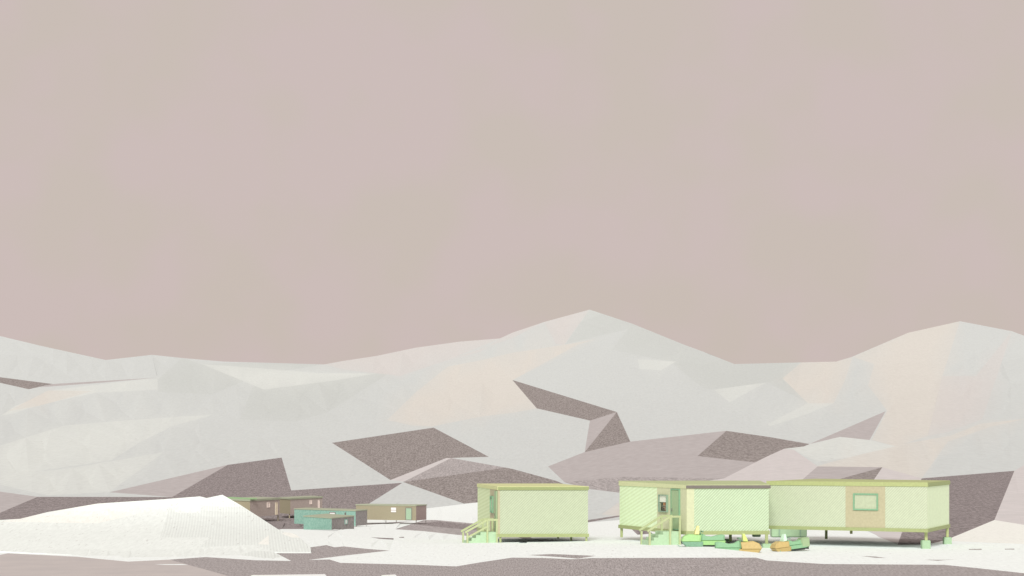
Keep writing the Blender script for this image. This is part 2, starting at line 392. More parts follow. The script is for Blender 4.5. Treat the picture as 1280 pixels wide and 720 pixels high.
for t in T:
    cx = sum(V[i].x for i in t) / len(t); cy = sum(V[i].y for i in t) / len(t)
    if not inside(hull, cx, cy): continue
    mname = 'snow_old'
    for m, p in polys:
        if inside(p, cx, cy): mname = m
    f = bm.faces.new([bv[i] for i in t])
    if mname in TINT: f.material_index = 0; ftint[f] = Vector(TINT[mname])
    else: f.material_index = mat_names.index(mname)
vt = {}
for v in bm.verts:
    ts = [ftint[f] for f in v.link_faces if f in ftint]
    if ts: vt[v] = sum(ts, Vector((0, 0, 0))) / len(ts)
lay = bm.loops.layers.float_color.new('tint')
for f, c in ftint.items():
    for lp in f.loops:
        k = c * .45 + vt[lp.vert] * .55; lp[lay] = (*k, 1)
# the far side of the ridge, falling away behind it
top = sorted([i for i, v in enumerate(V) if on_sky(v.x, v.y)], key=lambda i: V[i].x)
back = []
for i in top:
    c = bv[i].co; back.append(bm.verts.new((c.x * 1.25, c.y * 1.0 + 620, min(c.z * .35, c.z - 30))))
for a, b, i, j in zip(back, back[1:], top, top[1:]):
    f = bm.faces.new((bv[i], bv[j], b, a))
    for lp in f.loops: lp[lay] = (*TINT['snow_old'], 1)
bmesh.ops.delete(bm, geom=[v for v in bm.verts if not v.link_faces], context='VERTS')
terrain = obj('hills', bm, [M[m] for m in mat_names]); tag(terrain, kind='structure')
# ground reaching to the horizon, under and behind the hills
bm = bmesh.new(); n = 48
add_prism(bm, [(12000 * math.cos(2 * math.pi * i / n), 12000 * math.sin(2 * math.pi * i / n)) for i in range(n)], -14, -12)
tag(obj('ground', bm, M['snow_fresh']), kind='structure')

# the ploughed heap of snow on the left
crest = [(-200,668,108),(-80,656,108),(0,650,108),(25,648.5,108),(60,640,108),(122,629.5,108),(205,624,108),(250,620.5,108),(258,622.6,107),(278,618.4,106.5),(300,631,106.4),(324,646.3,104.4),(347,661.2,101.2),(356,665.3,99.8)]
foot = [(-200,690),(-80,690),(0,689),(97,694),(160,699.5),(212,697.3),(257,694.5),(320,699),(364,701),(342,689.8),(389,690),(388,684),(375,672),(368,666.5)]
mp = [('snow_ribbed', [(212,633),(222,641),(250,641),(258,622.6),(278,618.4),(347,661.2),(375,672),(388,684),(389,690),(342,689.8),(318,681),(250,684),(262,671.5),(257,671.5),(200,672)]),
 ('snow_ribbed', [(300,694),(318,688),(342,689.8),(364,701),(320,699)]),
 ('snow_cream', [(352,667),(358,664),(380,672),(365,672)]),('snow_cream', [(322,680),(336,669),(336,681)]),
 ('snow_cream', [(0,652),(122,629.5),(212,633),(122,654)]), ('snow_cream', [(228,636),(250,630),(246,641),(235,641)])]
pts, edges, idx = [], [], {}; STEP = 9
hull2 = [c[:2] for c in crest] + foot[::-1]
line(hull2, True)
for px in range(-190, 380, 13):
    for py in range(626, 700, 6): pid((px + 4 * hsh(px, py), py + 2 * hsh(py, px)))
for _, p in mp: line(p, True)
HEAP = [(600,107.5),(630,106.2),(640,105.2),(650,103.6),(660,101.2),(668,98.6),(672,97),(680,94.2),(684,93.1),(690,92.3),(700,85.9),(705,82.8)]
crest = [(x, y, colY(HEAP[::-1], y) + .1) for x, y, _ in crest]
V2, E2, T2, *_ = delaunay_2d_cdt(pts, edges, [], 0, 0.05)
mats2 = ['snow_heap', 'snow_ribbed', 'snow_cream']
bm = bmesh.new(); bv = []
for v in V2:
    Y = sum(colY(HEAP[::-1], v.y + k) for k in (-7, -4.5, -2, 0, 2, 4.5, 7)) / 7 * (1 + .0012 * math.sin(v.x / 23 + v.y / 9))
    bv.append(bm.verts.new(P(v.x, v.y, Y)))
for t in T2:
    cx = sum(V2[i].x for i in t) / len(t); cy = sum(V2[i].y for i in t) / len(t)
    if not inside(hull2, cx, cy): continue
    mi = 0
    for m, p in mp:
        if inside(p, cx, cy): mi = mats2.index(m)
    f = bm.faces.new([bv[i] for i in t]); f.material_index = mi
def along(path):
    r = []
    for p, q in zip(path, path[1:]):
        L_ = math.hypot(q[0] - p[0], q[1] - p[1]); on = []
        for i, v in enumerate(V2):
            t = ((v.x - p[0]) * (q[0] - p[0]) + (v.y - p[1]) * (q[1] - p[1])) / L_ ** 2
            d = abs((v.x - p[0]) * (q[1] - p[1]) - (v.y - p[1]) * (q[0] - p[0])) / L_
            if d < .06 and -.0001 <= t <= 1.0001: on.append((t, i))
        r += [i for _, i in sorted(on) if not r or True]
    return [bv[i] for k, i in enumerate(r) if k == 0 or r[k - 1] != i]
cr = along(crest); ft = along(foot)
fd = [bm.verts.new((v.co.x, v.co.y + .1, v.co.z - 1.2)) for v in ft]
for a, b, c, d in zip(ft, ft[1:], fd[1:], fd): bm.faces.new((a, b, c, d))
bk = [bm.verts.new((v.co.x * 1.1, v.co.y + 9, -2.2)) for v in cr]
for a, b, c, d in zip(cr, cr[1:], bk[1:], bk): bm.faces.new((a, b, c, d))
tag(obj('snow_mound', bm, [M[m] for m in mats2]), kind='structure')

# ------------------------------------------------------------------ buildings
M['lime'] = paint('lime_trim', (0.421, 0.473, 0.224))
M['olive'] = paint('olive_beam', (0.352, 0.405, 0.198))
M['yellow_trim'] = paint('pale_yellow_trim', (0.625, 0.669, 0.405))
M['roof_felt'] = paint('roof_felt', (.44, .515, .285))
M['brown_board'] = paint('brown_board', (0.194, 0.176, 0.160))
M['panel'] = paint('yellow_panel', (0.596, 0.630, 0.420))
M['tan_panel'] = paint('tan_panel', (0.468, 0.439, 0.295))
M['door_green'] = paint('green_door', (0.350, 0.478, 0.285))
M['frame_green'] = paint('green_frame', (0.225, 0.414, 0.261))
M['frame_teal'] = paint('teal_frame', (0.270, 0.387, 0.288))
M['roof_pale'] = paint('pale_lime_roof', (.60, .64, .33))
M['fascia'] = paint('moss_fascia', (.30, .345, .165))
M['bounce_face'] = paint('bounce_underside', (.85, .87, .83))  # painted white to bounce light onto the ground below the cabins
M['block'] = paint('mint_block', (0.369, 0.522, 0.342))
M['step'] = paint('mint_steps', (.44, .61, .41))
M['rail'] = paint('rail_wood', (0.466, 0.528, 0.299))
M['pane'] = paint('pale_pane', (0.470, 0.529, 0.378), .15)  # opaque pale green pane, slightly glossy
M['bright_sheet'] = paint('bright_white_sheet', (.86, .92, .80))  # for the sheets added to brighten the window
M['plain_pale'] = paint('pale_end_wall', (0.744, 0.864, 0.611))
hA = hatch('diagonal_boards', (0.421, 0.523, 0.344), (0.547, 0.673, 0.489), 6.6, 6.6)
hAe = hatch('diagonal_boards_end', (0.666, 0.816, 0.522), (0.741, 0.904, 0.624), 1.5, 5.2)  # lighter copy of the boards, making up for weaker sun on the end
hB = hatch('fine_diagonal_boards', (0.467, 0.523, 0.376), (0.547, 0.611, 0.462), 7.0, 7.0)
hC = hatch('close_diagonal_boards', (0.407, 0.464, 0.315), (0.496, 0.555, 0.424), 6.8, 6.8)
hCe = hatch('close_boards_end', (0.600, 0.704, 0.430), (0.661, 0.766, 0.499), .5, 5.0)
mg, tg, bg_ = base_mat('glass', .05)
tg.nodes.remove(bg_)
g1 = tg.nodes.new('ShaderNodeBsdfTransparent'); g2 = tg.nodes.new('ShaderNodeBsdfGlossy'); g2.inputs['Roughness'].default_value = .03
gm = tg.nodes.new('ShaderNodeMixShader'); gm.inputs[0].default_value = .08
tg.links.new(g1.outputs[0], gm.inputs[1]); tg.links.new(g2.outputs[0], gm.inputs[2])
tg.links.new(gm.outputs[0], tg.nodes['Material Output'].inputs['Surface']); M['glass'] = mg

def outset(q, d):
    """push each side of a convex quad outwards by d"""
    n = len(q); c = Vector((sum(p[0] for p in q) / n, sum(p[1] for p in q) / n)); ls = []
    for i in range(n):
        a, b = Vector(q[i][:2]), Vector(q[(i + 1) % n][:2]); t = (b - a).normalized(); nn = Vector((t.y, -t.x))
        if nn.dot((a + b) / 2 - c) < 0: nn = -nn
        ls.append((a + nn * d, t))
    r = []
    for i in range(n):
        (p, t), (q2, s) = ls[i - 1], ls[i]
        k = ((q2 - p).x * s.y - (q2 - p).y * s.x) / (t.x * s.y - t.y * s.x); r.append(p + t * k)
    return r
def wall_mesh(quad, z0, z1, holes, mi):
    """four walls, floor and ceiling; holes: {side: (t0,t1,za,zb)}; metre UVs; mi: material index of each side"""
    bm = bmesh.new(); uv = bm.loops.layers.uv.new('metres')
    for i in range(4):
        a, b = Vector(quad[i]), Vector(quad[(i + 1) % 4]); Ln = (b - a).length
        us, vs = [0, 1], [z0, z1]
        h = holes.get(i)
        if h: us = [0, h[0], h[1], 1]; vs = [z0, h[2], h[3], z1]
        for k in range(len(us) - 1):
            for j in range(len(vs) - 1):
                if h and k == 1 and j == 1: continue
                co = [(us[k], vs[j]), (us[k + 1], vs[j]), (us[k + 1], vs[j + 1]), (us[k], vs[j + 1])]
                f = bm.faces.new([bm.verts.new((*(a + (b - a) * u), v)) for u, v in co])
                f.material_index = mi[i]
                for lp, (u, v) in zip(f.loops, co): lp[uv].uv = (u * Ln, v)
    for z in (z0, z1): bm.faces.new([bm.verts.new((p[0], p[1], z)) for p in quad])
    return bm
class Wall:
    """a vertical wall line from a to b; boxes are laid on it, standing out to its outer side"""
    def __init__(s, a, b, centre):
        s.a, s.b = Vector(a[:2]), Vector(b[:2]); s.t = (s.b - s.a).normalized(); s.n = Vector((s.t.y, -s.t.x))
        if s.n.dot((s.a + s.b) / 2 - Vector(centre)) < 0: s.n = -s.n
        s.len = (s.b - s.a).length
    def box(s, bm, t0, t1, z0, z1, d0, d1):
        p0, p1 = s.a + s.t * t0 * s.len, s.a + s.t * t1 * s.len
        add_prism(bm, [p0 + s.n * d0, p1 + s.n * d0, p1 + s.n * d1, p0 + s.n * d1], z0, z1)
    def frame(s, bm, t0, t1, z0, z1, wd, d0, d1):
        k = wd / s.len
        s.box(bm, t0, t1, z0, z0 + wd, d0, d1); s.box(bm, t0, t1, z1 - wd, z1, d0, d1)
        s.box(bm, t0, t0 + k, z0 + wd, z1 - wd, d0, d1); s.box(bm, t1 - k, t1, z0 + wd, z1 - wd, d0, d1)
    def at(s, t, d=0): return s.a + s.t * t * s.len + s.n * d
def local(bm, root):
    bm.transform(inv(root)); return bm
def put(name, bm, m, root, parent=None):
    """bm in world coordinates -> child of root (or of a part of root)"""
    o = obj(name, local(bm, root), m, parent or root); return o
def post(root, x, y, z0, z1, wd, m):
    bm = bmesh.new(); add_box(bm, x - wd / 2, x + wd / 2, y - wd / 2, y + wd / 2, z0, z1); return put('post', bm, m, root)
def block(root, x, y, z0, z1, wd):
    bm = bmesh.new(); add_prism(bm, [(x - wd / 2, y - wd / 2), (x + wd / 2, y - wd / 2), (x + wd / 2, y + wd / 2), (x - wd / 2, y + wd / 2)], z0, z1)
    bmesh.ops.bevel(bm, geom=bm.edges[:], offset=.025, segments=2, affect='EDGES'); return put('foundation_block', bm, M['block'], root)
def fp(pxs): return [Vector((wx(px, Y), Y)) for px, Y in pxs]

def cabin(name, label, quad, z0, z1, mats, mi, holes={}, beam=.17, roof=.2, over=.035, roof_m='lime', beam_m='olive', pitch=0):
    c = sum(quad, Vector((0, 0))) / 4
    root = thing(name, label, 'cabin', (c.x, c.y, z0 - .6))
    put('wall', wall_mesh(quad, z0, z1, holes, mi), mats, root)
    bm = bmesh.new(); fs = add_prism(bm, outset(quad, .05), z0 - beam, z0 + .004); fs[0].material_index = 1; put('floor_beam', bm, [M[beam_m], M['bounce_face']], root)
    bm = bmesh.new(); fs = add_prism(bm, outset(quad, over), z1 - .004, z1 + roof)
    for v in list(fs[1].verts)[2:]: v.co.z += pitch
    put('roof', bm, M[roof_m], root)
    return root, c

# --- cabin in the middle (end wall with a door and a thin window towards the left)
q = fp([(622.5,103.4),(735,103.6),(697,112.2),(597,112)])
zb, zt = wz(667.5,103.4), wz(612.5,103.4)
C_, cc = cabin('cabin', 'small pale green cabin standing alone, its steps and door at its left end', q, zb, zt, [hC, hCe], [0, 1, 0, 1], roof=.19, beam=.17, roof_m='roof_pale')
we = Wall(q[0], q[3], cc); wf = Wall(q[0], q[1], cc)
bm = bmesh.new(); we.box(bm, 0, .36, zb, zt, .002, .012); wf.box(bm, 0, .022, zb, zt, .002, .012); put('corner_panel', bm, M['tan_panel'], C_)
bm = bmesh.new(); we.box(bm, .02, .115, zb + .01, zt - .06, .014, .07); d = put('door', bm, M['door_green'], C_)
bm = bmesh.new(); p_ = we.at(.105, .09); add_bar(bm, (p_.x, p_.y, zb + .95), (p_.x, p_.y, zb + 1.08), .03); put('door_handle', bm, M['brown_board'], C_, d)
bm = bmesh.new(); we.frame(bm, .19, .31, wz(641,105.3), wz(620,105.3), .09, .014, .09); wn = put('window', bm, M['frame_green'], C_)
bm = bmesh.new(); we.box(bm, .2, .3, wz(640,105.3), wz(621,105.3), .015, .035); put('pane', bm, M['pane'], C_, wn)
bm = bmesh.new(); wf.box(bm, 0, 1.01, zt + .002, zt + .16, .037, .06); put('fascia', bm, M['fascia'], C_)
for px, pb, Y in ((625.5,675.5,103.5),(733,676,103.7),(714,674.5,104.6),(697.5,673,110.5)):
    post(C_, wx(px, Y), Y, wz(pb, Y) - .12, zb - .165, .11, M['olive'])

# --- left cabin of the right-hand pair
q = fp([(858.5,96),(961,96.4),(949,104.3),(774.5,104)])
zb, zt = wz(664,96), wz(610.8,96)
xa = wz(640,98.5); xb = wz(618.3,98.5)
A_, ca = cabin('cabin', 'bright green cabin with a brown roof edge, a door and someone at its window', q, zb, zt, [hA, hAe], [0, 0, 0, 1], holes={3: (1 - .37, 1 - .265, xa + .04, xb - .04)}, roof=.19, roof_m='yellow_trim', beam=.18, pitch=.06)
we = Wall(q[0], q[3], ca); wf = Wall(q[0], q[1], ca)
for t0, t1, z0_, z1_ in ((0, .265, zb, zt), (.37, .42, zb, zt), (.265, .37, zb, xa + .04), (.265, .37, xb - .04, zt)):
    bm = bmesh.new() if t0 == 0 else bm
    we.box(bm, t0, t1, z0_, z1_, .002, .012)
wf.box(bm, 0, .09, zb, zt, .002, .012)
put('corner_panel', bm, M['panel'], A_)
bm = bmesh.new(); we.box(bm, .095, .20, zb + .01, wz(612.4,96.8), .014, .06); d = put('door', bm, M['door_green'], A_)
bm = bmesh.new(); we.frame(bm, .087, .208, zb + .01, wz(612.4,96.8) + .05, .06, .014, .085); put('door_frame', bm, M['frame_green'], A_)
bm = bmesh.new(); p_ = we.at(.19, .09); add_bar(bm, (p_.x, p_.y, zb + .95), (p_.x, p_.y, zb + 1.1), .035); put('door_handle', bm, M['brown_board'], A_, d)
bm = bmesh.new(); we.frame(bm, .258, .378, xa, xb, .05, .013, .12); wn = put('window', bm, M['frame_teal'], A_)
bm = bmesh.new(); we.box(bm, .2605, .3755, xa + .03, xb - .03, .10, .108); put('pane', bm, M['glass'], A_, wn)
bm = bmesh.new(); we.box(bm, .22, .52, wz(634.2, 98.5), zt - .05, -.20, -.19); put('pale_backing', bm, M['bright_sheet'], A_, wn)  # added pale sheet that catches daylight behind the figure
bm = bmesh.new(); we.box(bm, .266, .369, wz(627.6, 98.5), xb - .045, .05, .062); put('white_pane_sheet', bm, M['bright_sheet'], A_, wn)  # added white sheet, stands for the bright reflection in the upper pane
bm = bmesh.new(); wf.box(bm, -.01, 1.02, zt + .01, zt + .165, .037, .07); put('fascia', bm, M['brown_board'], A_)
bm = bmesh.new(); fs = add_prism(bm, outset(q, .037), zt + .186, zt + .2)
for f in fs[:2]:
    for v in list(f.verts):
        if v.co.y > 100: v.co.z += .06
put('roof_felt', bm, M['roof_felt'], A_)
for px, pb, Y in ((777,670.5,103.9),(913,675.5,99.2),(958.2,681,96.2)):
    post(A_, wx(px, Y), Y, wz(pb, Y) - .05, zb - .175, .14, M['olive'])
block(A_, wx(959,96.2), 96.2, wz(687,96.2), wz(679.5,96.2), .5)
block(A_, wx(906.5,99.6), 99.6, wz(678.5,99.6), wz(673.6,99.6), .42)
block(A_, wx(944,104), 103.5, wz(671,103.5), wz(667.5,103.5), .42)

# --- right cabin of the pair, on tall posts
q = fp([(959,99.3),(1159,95.2),(1186.5,101.0),(1020,106.5)])
zb, zt = wz(661.2,95.2), wz(608.3,95.2)
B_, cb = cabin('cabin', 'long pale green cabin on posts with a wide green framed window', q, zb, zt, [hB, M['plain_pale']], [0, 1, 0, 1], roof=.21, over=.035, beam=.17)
wf = Wall(q[0], q[1], cb); we = Wall(q[1], q[2], cb)
def tfront(px):
    lo, hi = 0, 1
    for _ in range(40):
        m_ = (lo + hi) / 2; p = wf.at(m_)
        if 640 + F * p.x / p.y < px: lo = m_
        else: hi = m_
    return lo
bm = bmesh.new(); wf.box(bm, tfront(1057), tfront(1106.5), zb + .005, zt - .002, .002, .012); put('wall_panel', bm, M['tan_panel'], B_)
t0, t1 = tfront(1066.8), tfront(1097.8); Yw = wf.at((t0 + t1) / 2).y
za_, zb_ = wz(637.9, Yw), wz(616.7, Yw)
bm = bmesh.new(); wf.frame(bm, t0, t1, za_, zb_, .075, .014, .07); wn = put('window', bm, M['frame_green'], B_)
bm = bmesh.new(); wf.box(bm, t0 + .005, t1 - .005, za_ + .05, zb_ - .05, .013, .03); put('pane', bm, M['pane'], B_, wn)
bm = bmesh.new(); we.box(bm, -.005, 1.005, zt + .02, zt + .17, .037, .055); put('fascia', bm, M['olive'], B_)
for px, pb, Y in ((1157.5,681,95.6),(1184,679,100.6),(1032.8,671.5,104.5),(1064,665,106.5)):
    post(B_, wx(px, Y), Y, wz(pb, Y) - .1, zb - .165, .13, M['lime'] if px > 1100 else M['olive'])
block(B_, wx(1157,95.7), 95.7, wz(687.5,95.7), wz(675.2,95.7), .42)
block(B_, wx(1184,100.6), 100.6, wz(683.5,100.6), wz(671.4,100.6), .40)

# --- steps up to the doors
def steps(label, foot, top, z0, z1, width, n, mstep, rail_z, lower=False):
    """foot, top: xy of the middle of the lowest and the highest edge"""
    d = (Vector(top) - Vector(foot)); Ln = d.length; ang = math.atan2(d.y, d.x)
    root = thing('wooden_steps', label, 'steps', (foot[0], foot[1], z0), ang, 'steps up to the cabin doors')
    h = z1 - z0
    lp = Ln * .42                                                 # depth of the landing
    for k in range(n):
        xs = (Ln - lp) * k / n; bm = bmesh.new()
        zt_ = h * (k + 1) / n
        add_box(bm, xs, Ln if k == n - 1 else (Ln - lp) * (k + 1) / n + .03, -width / 2, width / 2, -.25, zt_)
        obj('tread', bm, mstep, root)
    for s in (-1, 1):
        bm = bmesh.new(); y0, y1 = s * (width / 2 + .003), s * (width / 2 + .05)
        prof = [(0, -.25)]
        for k in range(n): prof += [((Ln - lp) * k / n, h * (k + 1) / n + .01), ((Ln - lp) * (k + 1) / n, h * (k + 1) / n + .01)]
        prof += [(Ln, h + .01), (Ln, -.25)]
        a = [bm.verts.new((x, y0, z)) for x, z in prof]; b = [bm.verts.new((x, y1, z)) for x, z in prof]
        bm.faces.new(a); bm.faces.new(b[::-1])
        for i in range(len(prof)): bm.faces.new((a[i], a[(i + 1) % len(prof)], b[(i + 1) % len(prof)], b[i]))
        obj('stringer', bm, mstep, root)
        y = s * (width / 2 + .09)
        bm = bmesh.new()
        xt = Ln - lp + .12
        add_bar(bm, (-.12, y, rail_z[0]), (xt, y, rail_z[1]), .07, .1)
        if lower and s < 0: add_bar(bm, (-.05, y, rail_z[0] - .3), (xt, y, rail_z[1] - .36), .05, .09)
        add_bar(bm, (xt, y, rail_z[1]), (Ln, y, rail_z[1]), .07, .1)
        obj('handrail', bm, M['rail'], root)
        for x, zt_ in ((0, rail_z[0]), (xt, rail_z[1]), (Ln - .06, rail_z[1])):
            bm = bmesh.new(); add_box(bm, x - .045, x + .045, y - .045, y + .045, -.3 if x < Ln - lp + .2 and s < 0 or x == 0 else -.25, zt_ - .03); obj('rail_post', bm, M['rail'], root)
    return root
steps('mint steps with sloping rails at the small cabin standing alone', (wx(581.5,103.5), 103.55), (wx(619.5,103.8), 103.95), wz(679.5,103.4), wz(665,103.8), .9, 4, M['step'], (.62, 1.28), True)
steps('mint steps with sloping rails below the door beside the occupied window', (wx(807,96.2), 96.25), (wx(846.5,96.4), 96.75), wz(679,96.3), wz(664.2,96.4), .95, 4, M['step'], (.62, 1.34))

# --- low buildings on the left, further off
M['tan_wall'] = paint('tan_wall', (0.369, 0.333, 0.232))
M['tan_wall_b'] = paint('tan_boards', (0.328, 0.299, 0.211))
M['brown_shade_wall'] = paint('brown_shade_wall', (0.366, 0.290, 0.274), scale=4, amt=.12)  # right-facing hut end, the brown hue of shade painted in
M['teal_wall'] = grain('teal_wall', (0.211, 0.397, 0.331), (0.324, 0.515, 0.436), 4.5, 3, .8, .36, .64, .7)[0]
M['grey_wall'] = grain('grey_wall', (0.231, 0.216, 0.212), (0.366, 0.342, 0.336), 3.5, 3, .8, .36, .64, .8)[0]
M['green_edge'] = paint('green_roof_edge', (.30, .46, .25))
M['sage_edge'] = paint('sage_roof_edge', (.38, .42, .31))
M['pale_frame'] = paint('pale_frame', (.86, .76, .70))
M['pale_tan'] = paint('pale_tan', (.80, .72, .56))
M['white_frame'] = paint('white_frame', (.78, .76, .76))
M['thin_grey'] = paint('grey_post', (.20, .18, .17))
M['brown_shade_wall_b'] = paint('brown_shade_boards', (0.473, 0.413, 0.378), scale=4, amt=.1)  # right-facing hut walls, the brown hue of shade painted in
M['mint_door'] = paint('mint_door', (.34, .48, .34))
def hut(name, label, cat, N_, Lf, Rt, ztop, zbot, mL, mR, roof_m, roof_h=.22, over=.12, extra=0):
    n_, l_, r_ = [Vector((wx(p, Y), Y)) for p, Y in (N_, Lf, Rt)]
    b_ = l_ + r_ - n_; quad = [n_, r_, b_, l_]; c = (n_ + b_) / 2
    root = thing(name, label, cat, (c.x, c.y, zbot))
    put('wall', wall_mesh(quad, zbot, ztop, {}, [1, 0, 1, 0]), [mL, mR], root)
    bm = bmesh.new(); add_prism(bm, outset(quad, over), ztop - .004, ztop + roof_h); put('roof', bm, roof_m, root)
    return root, Wall(n_, l_, c), Wall(n_, r_, c), c
def tat(wl, px):
    lo, hi = 0., 1.
    inc = 640 + F * wl.b.x / wl.b.y > 640 + F * wl.a.x / wl.a.y
    for _ in range(40):
        m_ = (lo + hi) / 2; p = wl.at(m_); v = 640 + F * p.x / p.y
        if (v < px) == inc: lo = m_
        else: hi = m_
    return lo
def opening(root, wl, px0, px1, py0, py1, fm, pm, name='window', wd=.1):
    t0, t1 = sorted((tat(wl, px0), tat(wl, px1))); Y = wl.at((t0 + t1) / 2).y
    bm = bmesh.new(); wl.frame(bm, t0, t1, wz(py1, Y), wz(py0, Y), wd, .004, .08); o = put(name, bm, fm, root)
    bm = bmesh.new(); wl.box(bm, t0 + .002, t1 - .002, wz(py1, Y) + wd * .5, wz(py0, Y) - wd * .5, .003, .04); put('pane' if name == 'window' else 'door_leaf', bm, pm, root, o)

D1, wl, wr, _ = hut('hut', 'brown hut half hidden behind the snow mound', 'hut', (312.5,320), (282,327), (349.5,331), wz(626.5,320), wz(646.5,320), M['tan_wall'], M['brown_shade_wall_b'], M['sage_edge'], .3)
bm = bmesh.new(); wl.box(bm, -.02, 1.02, wz(626.5,320) + .3, wz(626.5,320) + .52, -1.2, .14); put('roof_edge', bm, M['green_edge'], D1)
opening(D1, wr, 333.6, 337.2, 628, 634.4, M['pale_frame'], M['pale_frame'])
opening(D1, wr, 344, 346.4, 628, 643.4, M['pale_tan'], M['pale_tan'], 'door', .07)
post(D1, wx(347.5,331), 331, wz(653,331), wz(644,331), .18, M['tan_wall'])
D2, wl, wr, _ = hut('hut', 'brown hut with a tan end, behind the long teal shed', 'hut', (363,343), (348.8,348), (403,354), wz(624.3,343), wz(642.5,343), M['tan_wall_b'], M['brown_shade_wall_b'], M['sage_edge'], .28)
opening(D2, wr, 387, 389.6, 625.3, 630.3, M['pale_frame'], M['pale_frame'])
opening(D2, wr, 397.4, 399.2, 625, 637.5, M['pale_frame'], M['pale_frame'], 'door', .07)
post(D2, wx(361.8,344), 344, wz(650.5,344), wz(642,344), .18, M['tan_wall'])
bm = bmesh.new(); bm.free()
E1, wl, wr, _ = hut('shed', 'long teal shed with a grey end on posts, between the huts', 'shed', (444.5,255), (367.8,263), (459,259), wz(639,255), wz(657.5,255), M['teal_wall'], M['grey_wall'], M['sage_edge'], .12, .06)
opening(E1, wl, 412.2, 419.5, 640.2, 644.2, M['thin_grey'], M['white_frame'], 'window', .05)
opening(E1, wl, 431.2, 432.6, 640.6, 644, M['thin_grey'], M['thin_grey'], 'window', .04)
for px, pb, Y in ((445.2,662,255.1),(458,660,258.9)): post(E1, wx(px, Y), Y, wz(pb, Y), wz(657, Y), .12, M['thin_grey'])
E2, wl, wr, _ = hut('shed', 'small teal shed with a low lean-to roof half buried in snow', 'shed', (414.6,200), (379.5,206), (442.6,206.5), wz(648.3,200), wz(668,200), M['teal_wall'], M['grey_wall'], M['sage_edge'], .1, .05)
opening(E2, wr, 430.8, 433.6, 649, 655.2, M['teal_wall'], M['white_frame'], 'window', .06)
T_, wl, wr, _ = hut('hut', 'tan hut on thin posts with a mint door and white window', 'hut', (520.2,305), (445,309), (533,308.6), wz(632.4,305), wz(650.6,305), M['tan_wall_b'], M['brown_shade_wall'], M['sage_edge'], .14, .08)
opening(T_, wl, 489, 495.2, 634.4, 637.4, M['white_frame'], M['white_frame'], 'window', .06)
opening(T_, wl, 489, 495.2, 637.9, 640.2, M['white_frame'], M['white_frame'], 'window', .06)
opening(T_, wl, 507, 515, 634.5, 650.2, M['thin_grey'], M['mint_door'], 'door', .08)
for px, pb, Y in ((520.2,657,305.2),(532.4,653.8,308.6),(482.4,653.4,306.8),(495.4,653.2,306.4)): post(T_, wx(px, Y), Y, wz(pb, Y), wz(650.4, Y), .12, M['thin_grey'])

# --- mint crate lying under the long cabin
bm = bmesh.new(); Yk = 110.
root = thing('crate', 'long mint green crate lying in the shade beneath the long cabin', 'crate', P(986,668.5,Yk))
add_box(bm, -1.02, .98, -.4, .4, -.1, .46); bmesh.ops.bevel(bm, geom=bm.edges[:], offset=.03, segments=2, affect='EDGES'); obj('crate_body', bm, M['block'], root)
bm = bmesh.new(); add_box(bm, -1.05, 1.01, -.43, .43, .462, .54); obj('lid', bm, M['step'], root)
for s in (-.6, .6):
    bm = bmesh.new(); add_box(bm, s - .04, s + .04, -.435, -.405, -.05, .45); obj('strap', bm, M['frame_teal'], root)

